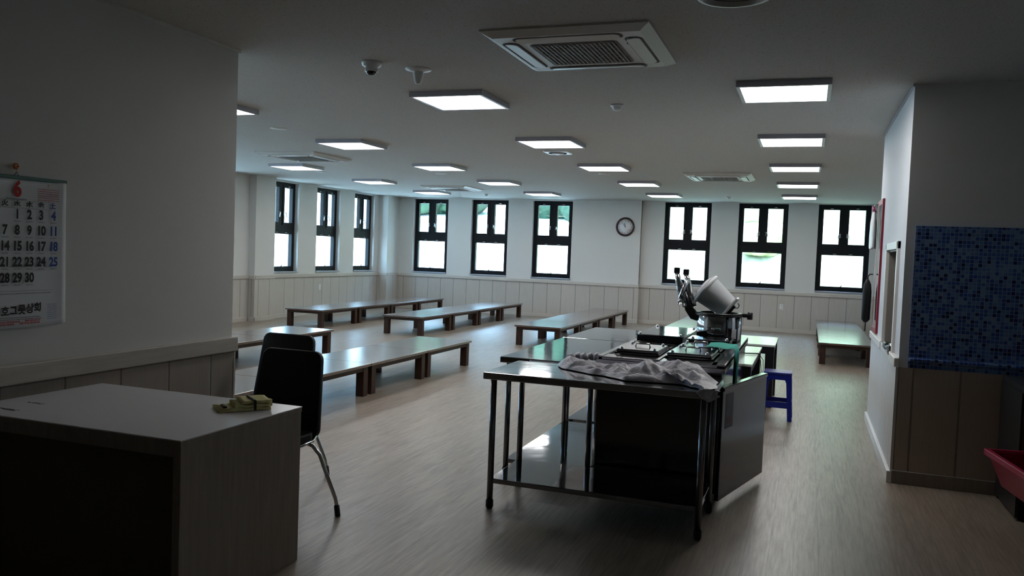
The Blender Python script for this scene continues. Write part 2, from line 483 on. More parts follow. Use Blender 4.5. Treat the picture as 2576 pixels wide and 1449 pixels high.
# wainscot boards, rails and baseboards
def dado_x(n, x0, x1, y, side, m1, m2, cap=.045):
    b = NB(); box(b, x0, x1, min(y, y + side * .018), max(y, y + side * .018), 0, .83); struct('trim_%d' % n, b, m1)
    b = NB(); rbox(b, x0, x1, min(y, y + side * cap), max(y, y + side * cap), .83, .90, .006); struct('trim_%d' % (n + 1), b, m2)
    b = NB(); rbox(b, x0, x1, min(y, y + side * .03), max(y, y + side * .03), 0, .085, .004); return b
def dado_y(n, y0, y1, x, side, m1, m2, cap=.045, zc=.83):
    b = NB(); box(b, min(x, x + side * .018), max(x, x + side * .018), y0, y1, 0, zc); struct('trim_%d' % n, b, m1)
    b = NB(); rbox(b, min(x, x + side * cap), max(x, x + side * cap), y0, y1, zc, .90, .006); struct('trim_%d' % (n + 1), b, m2)
    b = NB(); rbox(b, min(x, x + side * .03), max(x, x + side * .03), y0, y1, 0, .085, .004); return b
struct('baseboard_back', dado_x(4, -10.03, -4.42, FARL, -1, m_dx, m_capx), m_capx)
struct('baseboard_pilaster', dado_x(6, -4.42, -3.70, 19.04, -1, m_dx, m_capx), m_capx)
struct('baseboard_back_right', dado_x(8, -3.72, 3.2, FARR, -1, m_dx, m_capx), m_capx)
struct('baseboard_left_windows', dado_y(10, 14.02, 18.5, LEFT, 1, m_dy, m_cap), m_cap)
struct('baseboard_left_near', dado_y(30, 4.75, 13.4, LEFT, 1, m_dy, m_cap), m_cap)
struct('baseboard_column_front', dado_x(12, -10.255, -10.13, 13.4, -1, m_dx, m_capx, .03), m_capx)
struct('baseboard_column_side', dado_y(14, 13.4, 14.02, -10.15, 1, m_dy, m_cap, .03), m_cap)
struct('baseboard_corner_front', dado_x(16, LEFT + .045, -10.01, 18.5, -1, m_dx, m_capx, .03), m_capx)
struct('baseboard_corner_side', dado_y(18, 18.5, FARL - .04, -10.03, 1, m_dy, m_cap, .03), m_cap)
struct('baseboard_left', dado_y(20, -3.0, 4.70, -3.72, 1, m_dfy, m_cap, .04, .80), m_cap)
struct('baseboard_return', dado_x(22, -10.2, -3.70, 4.68, 1, m_dx, m_capx), m_capx)
# right wall: white boards, cream rail, white baseboard
b = NB(); box(b, .622, .64, 6.47, 8.97, 0, .84); struct('trim_24', b, m_dwhite)
b = NB(); rbox(b, .605, .64, 6.45, HY0 - .0, .84, .905, .006); rbox(b, .605, .64, HY1, 8.985, .84, .905, .006)
rbox(b, .615, .64, HY0, HY1, .84, .9, .004); struct('trim_25', b, m_capw)
b = NB(); rbox(b, .600, .64, 6.46, 8.985, 0, .085, .004); struct('baseboard_hatch', b, m_white)
# hatch casing and jamb lining
b = NB()
for (y0, y1, z0, z1) in ((HY0 - .06, HY0, HZ0, HZ1 + .06), (HY1, HY1 + .05, HZ0, HZ1 + .06), (HY0 - .06, HY1 + .05, HZ1, HZ1 + .06)):
    rbox(b, .618, .645, y0, y1, z0, z1, .004)
struct('trim_26', b, m_capw)
b = NB()
box(b, .645, .86, HY1 - .012, HY1, HZ0, HZ1); box(b, .645, .86, HY0, HY0 + .012, HZ0, HZ1)
box(b, .645, .86, HY0, HY1, HZ1 - .012, HZ1); box(b, .63, .90, HY0, HY1, HZ0 - .012, HZ0)
struct('trim_27', b, m_jamb)

# slim cove where ceiling meets near walls
b = NB(); box(b, .628, .64, 6.47, 8.96, CEIL - .02, CEIL); struct('trim_28', b, m_alu)
b = NB(); box(b, -3.72, -3.705, -3.0, 4.69, CEIL - .02, CEIL); struct('trim_29', b, m_offwhite)

# ------------------------------------------------------------------ windows
def rect_frame(bm, x0, x1, z0, z1, t_, y0, y1):
    box(bm, x0, x1, y0, y1, z0, z0 + t_); box(bm, x0, x1, y0, y1, z1 - t_, z1)
    box(bm, x0, x0 + t_, y0, y1, z0 + t_, z1 - t_); box(bm, x1 - t_, x1, y0, y1, z0 + t_, z1 - t_)

def window(n, cx, cy_, width, rz, z1=WZ1):
    r = bpy.data.objects.new('window_%d' % n, None); COL.objects.link(r)
    r['kind'] = 'structure'; r.location = (cx, cy_, 0); r.rotation_euler = (0, 0, rz)
    hw = width / 2; H0, H1 = WZ0, z1
    zt0, zt1 = H0 + .84, H0 + .975
    b = NB(); rect_frame(b, -hw, hw, H0, H1, .055, 0, .10)
    box(b, -hw + .055, hw - .055, 0, .10, zt0, zt1)
    box(b, -.045, .045, 0, .10, zt1, H1 - .055)
    obj('window_frame', b, m_frame, r)
    for (x0, x1, z0, z1_, kind) in ((-hw + .055, -.045, zt1, H1 - .055, -1), (.045, hw - .055, zt1, H1 - .055, 1), (-hw + .055, hw - .055, H0 + .055, zt0, 0)):
        b = NB(); rect_frame(b, x0, x1, z0, z1_, .052, -.012, .07)
        s = obj('sash', b, m_frame, r)
        b = NB(); box(b, x0 + .05, x1 - .05, .030, .036, z0 + .05, z1_ - .05); obj('pane', b, m_glass, s)
        b = NB()
        if kind:
            hx = x1 - .026 if kind < 0 else x0 + .026
            zz = z0 + .25 * (z1_ - z0)
            box(b, hx - .012, hx + .012, -.022, -.012, zz - .02, zz + .07)
            tube(b, [(hx, -.02, zz + .045), (hx, -.05, zz + .045), (hx + kind * .03, -.055, zz + .045), (hx + kind * .045, -.055, zz - .05)], .008, 8)
            obj('handle', b, m_chrome, s)
            b = NB(); box(b, (x0 + x1) / 2 - .03, (x0 + x1) / 2 + .03, -.02, -.012, z1_ - .03, z1_ - .02); obj('catch', b, m_chrome, s)
        else:
            tube(b, [(-.05, -.03, z0 + .04), (0, -.035, z0 + .055), (.01, -.035, z0 + .09)], .01, 8)
            obj('handle', b, m_frame, s)
            for sx in (-.16, .16):
                b = NB(); box(b, sx - .035, sx + .035, -.02, -.012, z1_ - .03, z1_ - .02); obj('catch', b, m_chrome, s)
    # sill board
    b = NB(); rbox(b, -hw, hw, -.13, 0, H0 - .02, H0 + .004, .003); obj('window_sill', b, m_alu, r)
    return r
k = 1
for a, c in winL: window(k, (a + c) / 2, FARL + .10, c - a, 0); k += 1
for a, c in winR: window(k, (a + c) / 2, FARR + .10, c - a, 0, WZ1 + .02); k += 1
for a, c in winS + winH: window(k, LEFT - .10, (a + c) / 2, c - a, PI / 2); k += 1
for a, c in winL: portal(((a + c) / 2, FARL + .34, (WZ0 + WZ1) / 2), (-PI / 2, 0, 0), c - a, WZ1 - WZ0)
for a, c in winR: portal(((a + c) / 2, FARR + .34, (WZ0 + WZ1) / 2), (-PI / 2, 0, 0), c - a, WZ1 - WZ0)
for a, c in winS + winH: portal((LEFT - .34, (a + c) / 2, (WZ0 + WZ1) / 2), (-PI / 2, 0, PI / 2), c - a, WZ1 - WZ0)

# ------------------------------------------------------------------ outside
b = NB()
xs = [-140 + 10 * i for i in range(11)] + [-34 + 3 * i for i in range(22)] + [36, 50, 80, 140]
rows = [(19.6, -.3), (24, -.3), (30, .2), (33, .5), (36, .75), (40, 1.1), (46, 1.7), (52, 2.4), (66, 4.6), (85, 8.5), (110, 14)]
def hill(x, y):
    side = max(0, min(1, (x + .22 * y + 1) / 6)); side = side * side * (3 - 2 * side)
    return 1.4 * noise.noise(Vector((x * .05, y * .05, 3))) * (y - 19.6) / 40 + side * max(0, y - 33) * .44
grid = [[b.verts.new((x, y, z + hill(x, y))) for x in xs] for y, z in rows]
for i in range(len(rows) - 1):
    for j in range(len(xs) - 1):
        f_ = b.faces.new((grid[i][j], grid[i][j + 1], grid[i + 1][j + 1], grid[i + 1][j])); f_.smooth = True
struct('ground', b, m_ground)
b = NB(); box(b, -140, -11.4, -20, 19.6, -.5, -.3); struct('ground_side', b, m_ground)

def clump(bm, c, r, sub=2, seed=0):
    t = bmesh.new(); bmesh.ops.create_icosphere(t, subdivisions=sub, radius=1)
    for v_ in t.verts:
        p = v_.co.copy(); k_ = 1 + .28 * noise.noise(p * 2.2 + Vector((seed, seed * 1.7, 0))) + .12 * noise.noise(p * 6 + Vector((seed, 0, 0)))
        v_.co = Vector((p.x * r * k_ + c[0], p.y * r * k_ + c[1], p.z * r * .85 * k_ + c[2]))
    for f_ in t.faces: f_.smooth = True
    merge(bm, t)

def make_tree(h, cr, m_, label, loc, group, seed):
    t = thing('tree', label, 'tree', loc, 0, group)
    rnd = random.Random(seed)
    b = NB(); tube(b, [(0, 0, -.6), (.05, 0, h * .3), (0, .05, h * .55)], [.28, .2, .12], 10); obj('trunk', b, m_bark, t)
    b = NB()
    for i in range(26):
        a = rnd.uniform(0, 2 * PI); q = rnd.uniform(.1, .75) * cr
        clump(b, (q * math.cos(a), q * math.sin(a), h * (.06 + .8 * i / 25)), cr * rnd.uniform(.36, .55), 3, seed + i)
    obj('foliage', b, m_, t)
    return t
def gz(x, y):
    for (ya, za), (yb, zb) in zip(rows, rows[1:]):
        if ya <= y <= yb:
            z = za + (zb - za) * (y - ya) / (yb - ya)
            return z + hill(x, y)
    return 0
tl = 'dark green tree on the bank outside the left back windows'
tr1 = [make_tree(10, 4.9, m_foliage, tl, (-31.5, 64, gz(-31.5, 64)), 'trees on the bank', 11), make_tree(9, 4.9, m_foliage, tl, (-20, 67, gz(-20, 67)), 'trees on the bank', 23)]
for i, (x, y) in enumerate(((-32, 86), (-47, 98))):
    dup(tr1[i % 2], (x, y, gz(x, y)), i * 1.3)
sh = 'pale green sunlit shrub on the bank outside the right back windows'
sr = make_tree(2.6, 1.7, m_foliage2, sh, (-9, 50, gz(-9, 50)), 'shrubs on the bank', 41)
for o in [sr]: o['category'] = 'shrub'; o.name = 'shrub'
for i, (x, y) in enumerate(((-4.5, 44), (-1.8, 36), (2.8, 47), (-0.6, 53), (4.2, 38))):
    dup(sr, (x, y, gz(x, y)), i * .9)

# ------------------------------------------------------------------ ceiling fittings
def light_panel(loc, label):
    t = thing('ceiling_light', label, 'ceiling light', loc, 0, 'square ceiling light panels')
    o_, i_, z0 = .325, .298, -.045
    b = NB()
    for (x0, x1, y0, y1) in ((-o_, o_, -o_, -i_), (-o_, o_, i_, o_), (-o_, -i_, -i_, i_), (i_, o_, -i_, i_)):
        box(b, x0, x1, y0, y1, z0, 0)
    obj('frame', b, m_alu, t)
    b = NB(); box(b, -i_, i_, -i_, i_, z0 + .004, -.004); obj('diffuser', b, m_emit, t)
    return t
X0, DX, Y0, DY = -.238, 2.6284, 6.507, 2.6286
cols = ['rightmost column', 'second column from right', 'third column from right', 'leftmost column']
nth = ['nearest the camera', 'second from the camera', 'third from the camera', 'fourth from the camera', 'farthest from the camera']
first = None
for j in range(4):
    for i in range(5):
        if j == 3 and i < 2: continue
        lab = 'lit square white ceiling panel, %s in the %s' % (nth[i] if not (j == 2 and i == 0) else 'cut off by the wall', cols[j])
        p = (X0 - j * DX, Y0 + i * DY, CEIL)
        if first is None: first = light_panel(p, lab)
        else: dup(first, p, None, lab)

def cassette(loc, label):
    t = thing('air_conditioner', label, 'air conditioner', loc, 0, 'ceiling cassette air conditioners')
    b = NB(); q = bmesh.new()
    a = [q.verts.new((x, y, 0)) for x, y in ((-.5, -.5), (.5, -.5), (.5, .5), (-.5, .5))]
    c1 = [q.verts.new((x, y, -.012)) for x, y in ((-.5, -.5), (.5, -.5), (.5, .5), (-.5, .5))]
    c2 = [q.verts.new((x, z, -.042)) for x, z in ((-.44, -.44), (.44, -.44), (.44, .44), (-.44, .44))]
    for r1, r2 in ((a, c1), (c1, c2)):
        for k_ in range(4): q.faces.new((r1[k_], r1[(k_ + 1) % 4], r2[(k_ + 1) % 4], r2[k_]))
    q.faces.new(c2[::-1]); q.faces.new(a)
    merge(b, q); obj('panel', b, m_offwhite, t)
    # four louvres lying in dark slots
    for k_ in range(4):
        R = Matrix.Rotation(k_ * PI / 2, 4, 'Z')
        b = NB(); pts = rounded_rect(.66, .105, .045)
        q = bmesh.new(); vs = [q.verts.new((x, y - .375, -.0435)) for x, y in pts]; vs2 = [q.verts.new((x, y - .375, -.035)) for x, y in pts]
        q.faces.new(vs); q.faces.new(vs2[::-1])
        for i in range(len(pts)): q.faces.new((vs[i], vs[(i + 1) % len(pts)], vs2[(i + 1) % len(pts)], vs2[i]))
        merge(b, q, R); sl = obj('air_slot', b, m_gap, t)
        b = NB(); pts = rounded_rect(.625, .078, .034)
        q = bmesh.new(); vs = [q.verts.new((x, y - .372, -.049 - .10 * (y))) for x, y in pts]; vs2 = [q.verts.new((x, y - .372, -.038)) for x, y in pts]
        q.faces.new(vs); q.faces.new(vs2[::-1])
        for i in range(len(pts)): q.faces.new((vs[i], vs[(i + 1) % len(pts)], vs2[(i + 1) % len(pts)], vs2[i]))
        merge(b, q, R); obj('louvre', b, m_offwhite, sl)
    b = NB(); pts = rounded_rect(.54, .54, .035)
    vs = [b.verts.new((x, y, -.0445)) for x, y in pts]; vs2 = [b.verts.new((x, y, -.036)) for x, y in pts]
    b.faces.new(vs); b.faces.new(vs2[::-1])
    for i in range(len(pts)): b.faces.new((vs[i], vs[(i + 1) % len(pts)], vs2[(i + 1) % len(pts)], vs2[i]))
    g_ = obj('intake_grille', b, m_grille, t)
    b = NB()
    for i in range(19): box(b, -.243 + i * .027 - .0035, -.243 + i * .027 + .0035, -.255, .255, -.050, -.043)
    for i in range(17): box(b, -.255, .255, -.24 + i * .03 - .0015, -.24 + i * .03 + .0015, -.047, -.043)
    obj('slats', b, m_grille2, g_)
    b = NB(); lathe(b, [(0, -.052), (.012, -.05), (.014, -.042)], 16, Matrix.Translation((.33, -.2, 0)))
    obj('status_lamp', b, m_inkg, t)
    return t
ac = cassette((-1.39, 5.02, CEIL), 'large white ceiling air conditioner nearest the camera, with dark square grille')
dup(ac, (-7.07, 10.42, CEIL), None, 'white ceiling air conditioner above the left of the hall')
dup(ac, (-7.10, 15.85, CEIL), None, 'small distant ceiling air conditioner near the back windows')
dup(ac, (-1.37, 13.15, CEIL), None, 'distant ceiling air conditioner left of the rightmost light column')

t = thing('dome_camera', 'white ceiling dome camera with black smoked dome', 'security camera', (-2.96, 5.15, CEIL))
b = NB(); lathe(b, [(0, 0), (.072, 0), (.070, -.012), (.064, -.03), (.048, -.035), (.046, -.05), (0, -.05)], 32); obj('housing', b, m_white, t, smooth=False)
b = NB(); lathe(b, [(.040, -.048), (.040, -.062), (.034, -.080), (.020, -.092), (0, -.096)], 32); obj('dome', b, m_dome, t)
b = NB(); lathe(b, [(.041, -.05), (.046, -.05), (.046, -.07), (.041, -.07)], 32); obj('ring', b, m_white, t)
t = thing('ceiling_sensor', 'white cone-shaped sensor with a flat round base on the ceiling', 'sensor', (-2.73, 5.42, CEIL))
b = NB(); lathe(b, [(0, 0), (.095, 0), (.094, -.006), (.06, -.016), (.038, -.02), (0, -.02)], 36); obj('base', b, m_white, t)
b = NB(); lathe(b, [(.038, -.018), (.036, -.04), (.028, -.085), (.020, -.105), (0, -.11)], 32); obj('cone', b, m_white, t)
def detector(loc, label):
    t = thing('smoke_detector', label, 'smoke detector', loc, 0, 'ceiling smoke detectors')
    b = NB(); lathe(b, [(0, 0), (.055, 0), (.055, -.012), (.046, -.02), (0, -.02)], 28); obj('base', b, m_white, t)
    b = NB(); lathe(b, [(.040, -.019), (.038, -.036), (.026, -.05), (0, -.052)], 28); obj('sensing_head', b, m_white, t)
    return t
sd = detector((-1.62, 7.0, CEIL), 'white round smoke detector between the two nearest ceiling lights')
dup(sd, (-7.04, 17.6, CEIL), None, 'tiny smoke detector above the second back window from the left')
dup(sd, (-1.62, 17.45, CEIL), None, 'tiny smoke detector above the second window of the right group')
def speaker(loc, r, label):
    t = thing('ceiling_speaker', label, 'ceiling speaker', loc, 0, 'flat round ceiling speakers')
    b = NB(); lathe(b, [(0, 0), (r, 0), (r, -.006), (r * .9, -.010), (r * .88, -.006), (0, -.006)], 36); obj('rim', b, m_white, t)
    b = NB(); lathe(b, [(0, -.0085), (r * .86, -.0075), (r * .86, -.005)], 36); obj('mesh_cover', b, m_offwhite, t)
    return t
sp_ = speaker((-5.73, 7.93, CEIL), .095, 'flat round ceiling speaker near the left wall edge')
dup(sp_, (-8.27, 12.75, CEIL), None, 'flat round ceiling speaker right of the leftmost near light')
dup(sp_, (-3.14, 12.9, CEIL), None, 'flat round ceiling speaker behind the third light of second column')
dup(sp_, (-6.0, 12.9, CEIL), None, 'faint round ceiling speaker right of a third-column light')
t = thing('ceiling_vent', 'square white ceiling vent with dark ring behind a lit panel', 'vent', (-3.10, 10.17, CEIL))
b = NB(); rect = rounded_rect(.30, .30, .02)
vs = [b.verts.new((x, y, -.014)) for x, y in rect]; vs2 = [b.verts.new((x * 1.04, y * 1.04, 0)) for x, y in rect]
b.faces.new(vs)
for i in range(len(rect)): b.faces.new((vs[i], vs[(i + 1) % len(rect)], vs2[(i + 1) % len(rect)], vs2[i]))
obj('frame', b, m_white, t)
b = NB(); lathe(b, [(.12, -.0145), (.118, -.018), (.085, -.018), (.083, -.0145)], 32); obj('dark_ring', b, m_gap, t)
b = NB(); lathe(b, [(0, -.030), (.06, -.028), (.08, -.016), (.08, -.0142)], 32); obj('centre_disc', b, m_white, t)
t = thing('ceiling_fixture', 'round white-rimmed dark ceiling fixture cut by the top edge', 'ceiling fixture', (-.40, 4.09, CEIL))
b = NB(); lathe(b, [(0, 0), (.185, 0), (.19, -.02), (.175, -.04), (.15, -.042), (.148, -.02), (0, -.02)], 44); obj('rim', b, m_white, t)
b = NB(); lathe(b, [(0, -.035), (.10, -.030), (.146, -.020), (.146, -.015)], 44); obj('dark_cover', b, m_gap, t)

# ------------------------------------------------------------------ low tables
def low_table(loc, label):
    t = thing('low_table', label, 'low table', loc, 0, 'dark brown low dining tables')
    b = NB(); rbox(b, -.40, .40, -.676, .676, .307, .337, .003); obj('tabletop', b, m_walnut, t)
    b = NB()
    box(b, -.365, .365, -.645, -.625, .262, .307); box(b, -.365, .365, .625, .645, .262, .307)
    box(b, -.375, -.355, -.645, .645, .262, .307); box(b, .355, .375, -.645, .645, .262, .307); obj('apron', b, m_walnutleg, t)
    for sx in (-1, 1):
        for sy_ in (-1, 1):
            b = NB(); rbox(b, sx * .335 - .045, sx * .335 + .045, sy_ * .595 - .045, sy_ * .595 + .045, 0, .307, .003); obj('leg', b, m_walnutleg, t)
    return t
LT = None
o4 = ['nearest', 'second', 'third', 'farthest']
def row(cx, y0, n, name, ords, sk=0):
    global LT
    for i in range(n):
        p = (cx + sk * i, y0 + 1.356 * (i + .5), 0)
        lab = 'dark brown low table, %s in the %s' % (ords[i], name)
        if LT is None: LT = low_table(p, lab)
        else: dup(LT, p, None, lab)
row(-4.18, 12.95, 4, 'back row ending below the wall clock', o4)
row(-6.77, 13.12, 4, 'back row left of the clock row', o4)
row(-8.83, 13.12, 4, 'back row by the left-hand windows', o4)
row(-4.64, 4.86, 4, 'front row behind the black chairs', o4)
row(-6.80, 7.58, 2, 'short row behind the wall end', ['nearer', 'farther'])
row(-1.95, 12.6, 4, 'row behind the steel barrel', o4)
row(.60, 13.55, 4, 'row at the right by the hatch wall', o4)

# ------------------------------------------------------------------ reception desk, towel, chairs
t = thing('reception_desk', 'white-topped desk with grey oak sides in the left foreground', 'desk', (-2.93, 3.01, 0))
b = NB(); rbox(b, -.635, .635, -.415, .415, .757, .762, .001); obj('desktop', b, m_desktop, t)
b = NB(); rbox(b, -.634, .634, -.414, .414, .735, .757, .001); obj('desktop_edge', b, m_deskside, t)
b = NB(); rbox(b, .595, .632, -.41, .412, 0, .735, .002); obj('side_panel', b, m_deskside, t)
b = NB(); rbox(b, -.632, -.595, -.41, .412, 0, .735, .002); obj('side_panel', b, m_deskside, t)
b = NB(); rbox(b, -.595, .595, -.41, -.385, .69, .735, .002); obj('front_rail', b, m_deskside, t)
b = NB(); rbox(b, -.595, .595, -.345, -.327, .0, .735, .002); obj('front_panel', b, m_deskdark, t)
for (nm, x, y, w_, n_) in (('printed_mark', -.44, -.31, .17, 60), ('printed_mark', -.455, -.148, .10, 24)):
    b = NB(); rnd = random.Random(n_)
    for i in range(n_):
        xx = x + rnd.uniform(-w_ / 2, w_ / 2); yy = y + rnd.uniform(-.012, .012)
        s_ = rnd.uniform(.003, .009); box(b, xx - s_, xx + s_, yy - .003, yy + .003, .762, .7624)
    obj(nm, b, m_inkg, t)

# folded yellow towel with a dark band
def sheet(name, nx, ny, fn, mat, thick=.003, parent=None, loc=None, rot=None, ss=1):
    b = NB(); g_ = [[b.verts.new(fn(i / nx, j / ny)) for i in range(nx + 1)] for j in range(ny + 1)]
    for j in range(ny):
        for i in range(nx): b.faces.new((g_[j][i], g_[j][i + 1], g_[j + 1][i + 1], g_[j + 1][i])).smooth = True
    o = obj(name, b, mat, parent, loc, rot)
    m_ = o.modifiers.new('solid', 'SOLIDIFY'); m_.thickness = thick; m_.offset = 0
    if ss: s = o.modifiers.new('ss', 'SUBSURF'); s.levels = ss; s.render_levels = ss
    return o
tw = thing('folded_towel', 'folded yellow towel with a black band on the desk corner', 'towel', (-2.50, 3.24, .762), math.radians(52)); tw.scale = (.88, .88, 1)
for k_, (x0, x1, y0, y1, z0, z1) in enumerate(((-.14, .13, -.085, .085, .002, .016), (-.06, .135, -.08, .08, .018, .032), (-.02, .135, -.075, .075, .034, .046))):
    b = NB(); t2 = bmesh.new(); box(t2, x0, x1, y0, y1, z0, z1)
    bmesh.ops.subdivide_edges(t2, edges=t2.edges[:], cuts=6, use_grid_fill=True)
    for v_ in t2.verts:
        q = .010 * noise.noise(v_.co * 14 + Vector((k_ * 3, 0, 0))); v_.co += Vector((q, q, 0))
        if v_.co.z > z0 + .001: v_.co.z += .007 * noise.noise(v_.co * 18)
    merge(b, t2); obj('fold', b, m_yellow, tw, smooth=True)
b = NB(); rbox(b, .035, .048, -.083, .083, .040, .051, .003); box(b, .035, .048, -.086, -.08, .004, .048); obj('band', b, m_blacktrim, tw)
b = NB(); rbox(b, -.115, -.095, -.05, .03, .014, .024, .004); obj('buckle', b, m_blacktrim, tw)

def chair(loc, label):
    """faces -y; origin at floor under the seat centre"""
    t = thing('stacking_chair', label, 'chair', loc, 0, 'black stacking chairs behind the desk')
    # back pad: tapered, gently leaning
    b = NB()
    pts = []
    for a, c in (((-.235, -.27), 0), ((.235, -.27), 0), ((.205, .235), 1), ((-.205, .235), 1)):
        pts.append(a)
    out = []
    R_ = .055; cen = [(-.18, -.215, 180), (.18, -.215, 270), (.15, .18, 0), (-.15, .18, 90)]
    for (x, z, a0) in cen:
        for k_ in range(6):
            a = math.radians(a0 + 90 * k_ / 5); out.append((x + R_ * math.cos(a), z + R_ * math.sin(a)))
    q = Matrix.Translation((0, .275, .695)) @ Matrix.Rotation(math.radians(-9), 4, 'X')
    prism(b, out, -.022, .022, q, .012, 3)
    for f_ in b.faces: f_.smooth = True
    obj('backrest', b, m_black, t)
    b = NB(); prism(b, rounded_rect(.47, .43, .06), -.025, .025, Matrix.Translation((0, 0, .455)) @ Matrix.Rotation(PI / 2, 4, 'X'), .012, 3)
    obj('seat', b, m_black, t)
    b = NB()
    tube(b, [(-.225, -.20, .415), (-.225, .19, .425), (-.215, .235, .45)], .011, 10); tube(b, [(.225, -.20, .415), (.225, .19, .425), (.215, .235, .45)], .011, 10)
    tube(b, [(-.225, -.17, .415), (.225, -.17, .415)], .010, 10); tube(b, [(-.225, .15, .42), (.225, .15, .42)], .010, 10)
    for sx in (-1, 1): tube(b, [(sx * .19, .17, .425), (sx * .195, .235, .47), (sx * .185, .262, .56), (sx * .175, .285, .66)], .011, 10)
    obj('seat_frame', b, m_chrome, t)
    for sx in (-1, 1):
        for sy_, fy in ((1, .24), (-1, -.235)):
            b = NB(); fx = .375 if sy_ > 0 else .31
            pp = [(sx * .20, sy_ * .145, .425), (sx * .245, sy_ * .160, .41), (sx * .285, sy_ * .175, .36), (sx * (fx * .88), sy_ * .20, .22), (sx * fx * .97, fy * .96, .10), (sx * fx, fy, .02)]
            tube(b, pp, .0115, 12); lg = obj('leg', b, m_chrome, t)
            b = NB(); tube(b, [(sx * fx * .985, fy * .98, .06), (sx * fx, fy, 0)], .016, 12); obj('foot', b, m_blacktrim, lg)
    return t
ch = chair((-2.855, 3.845, 0), 'black padded chair with chrome legs, nearer the desk')
dup(ch, (-3.37, 4.545, 0), None, 'black padded chair with chrome legs behind the nearer one')

# ------------------------------------------------------------------ wall calendar
def text(name, s, size, mat, parent, y, z, x=-3.0, align='CENTER', bold=.0, sx=1.0, ry=0.0):
    cu = bpy.data.curves.new('t', 'FONT'); cu.body = s; cu.size = size; cu.align_x = align; cu.align_y = 'CENTER'; cu.offset = bold; cu.extrude = 0.0002
    cu.resolution_u = 4
    o = bpy.data.objects.new('t', cu); COL.objects.link(o)
    bpy.context.view_layer.update()
    me = bpy.data.meshes.new_from_object(o.evaluated_get(bpy.context.evaluated_depsgraph_get()))
    bpy.data.objects.remove(o)
    # text plane -> facing +x, reading along +y
    for v_ in me.vertices:
        c = v_.co; v_.co = Vector((x + c.z, y + c.x * sx, z + c.y))
    return me
def texts(name, items, mat, parent):
    bm = NB()
    for it in items:
        me = text(name, *it); bm.from_mesh(me); bpy.data.meshes.remove(me)
    return obj(name, bm, mat, parent)
CX, CYc = 0.0, 0.0
cal = thing('wall_calendar', 'white wall calendar for June hanging beside the left edge', 'calendar', (-3.705, 3.01, 1.83))
# local: y along wall, z down from hanging strip
WCAL, HCAL = .280, .742
def calfn(u, v_):
    y = -WCAL + 2 * WCAL * u; z = -.005 - HCAL * v_
    curl = .018 * max(0, (u - .8) / .2) ** 2 + .012 * v_ ** 2
    if v_ > .95 and u > .9: z += .012 * ((u - .9) / .1) ** 2
    return Vector((.004 + curl * .6, y, z))
sheet('page', 24, 24, calfn, m_paper, .0015, cal, ss=0)
b = NB(); rbox(b, 0, .010, -WCAL - .012, WCAL + .012, -.008, .010, .003); obj('hanging_strip', b, m_greenbar, cal)
b = NB(); tube(b, [(.004, -.012, .01), (.006, 0, .028), (.004, .012, .01)], .0025, 8); obj('hook', b, m_alu, cal)
P = .0675
def cx_(c): return (c - 3) * P * 1.0   # column 0 = Sunday .. 6 = Saturday, Wednesday in the middle
def zrow(r): return -.182 - r * .0790
X_ = .0125
it_k, it_r, it_b, it_g = [], [], [], []
day = 1; r = 0; c = 3
while day <= 30:
    tgt = it_r if c == 0 else it_b if c == 6 else it_k
    tgt.append((str(day), .064, None, None, cx_(c), zrow(r), X_ + .010 * (((r * .079 + .2) / HCAL) ** 2) + (.006 if c == 6 else 0), 'CENTER', .0026, .80))
    day += 1; c += 1
    if c == 7: c = 0; r += 1
for c, s in enumerate('日月火水木金土'):
    (it_r if c == 0 else it_b if c == 6 else it_k).append((s, .032, None, None, cx_(c), -.131, X_, 'CENTER', .0010, 1.15))
texts('black_numbers', it_k, m_ink, cal); texts('blue_numbers', it_b, m_inkb, cal)
texts('red_numbers', it_r, m_inkr, cal)
texts('month_numeral', [('6', .105, None, None, 0.0, -.060, X_, 'CENTER', .005, .8)], m_inkr, cal)
yy = -.225
its = []
for i, s in enumerate('호그릇상회'):
    its.append((s, .052, None, None, -.068 + i * .0455, -.664 + .003 * i, X_ + .010, 'CENTER', .0018, .92))
texts('shop_name', its, m_ink, cal)
def dashes(name, spec, mat, seed=1):
    b = NB(); rnd = random.Random(seed)
    for (y0, y1, z, h_, xx) in spec:
        y = y0
        while y < y1:
            w_ = rnd.uniform(.004, .010); w_ = min(w_, y1 - y)
            box(b, xx, xx + .0004, y, y + w_, z - h_ / 2, z + h_ / 2); y += w_ + rnd.uniform(.0015, .004)
    obj(name, b, mat, cal)
sp1 = [(cx_(c) - .018, cx_(c) + .020, zrow(r_) - .034, .0035, X_ + .008 * ((r_ * .079 + .25) / HCAL) ** 2 + (.005 if c == 6 else 0)) for r_ in range(5) for c in range(7) if 0 <= r_ * 7 + c - 3 < 30]
sp1 += [(-.06, .05, -.106, .006, X_)]
sp1 += [(-.10, .19, -.575, .004, X_ + .007)]
sp1 += [(-.10, .125, -.694, .005, X_ + .0105), (-.10, .135, -.703, .005, X_ + .011)]
dashes('small_print', sp1, m_inkg, 3)
dashes('phone_lines', [(-.10, .010, -.714, .009, X_ + .0112), (.040, .125, -.712, .009, X_ + .0112), (-.10, -.02, -.726, .009, X_ + .0115), (.01, .125, -.724, .009, X_ + .0115)], m_inkr2, 5)
dashes('side_stamp', [(.165, .220, -.635 - i * .0105, .005, X_ + .016) for i in range(8)], m_inkb2, 6)
dashes('next_month_grid', [(.110, .235, -.048 - i * .011, .004, X_ + .006) for i in range(6)], m_inkr2, 8)
texts('next_month_numeral', [('7', .022, None, None, .17, -.030, X_ + .004, 'CENTER', 0, 1)], m_inkr, cal)
b = NB()
for z in (-.113, -.150): box(b, X_ - .006, X_ - .0052, -.235, .24, z - .0006, z + .0006)
for z in (-.562,): box(b, X_ - .003, X_ - .0022, -.235, .24, z - .0006, z + .0006)
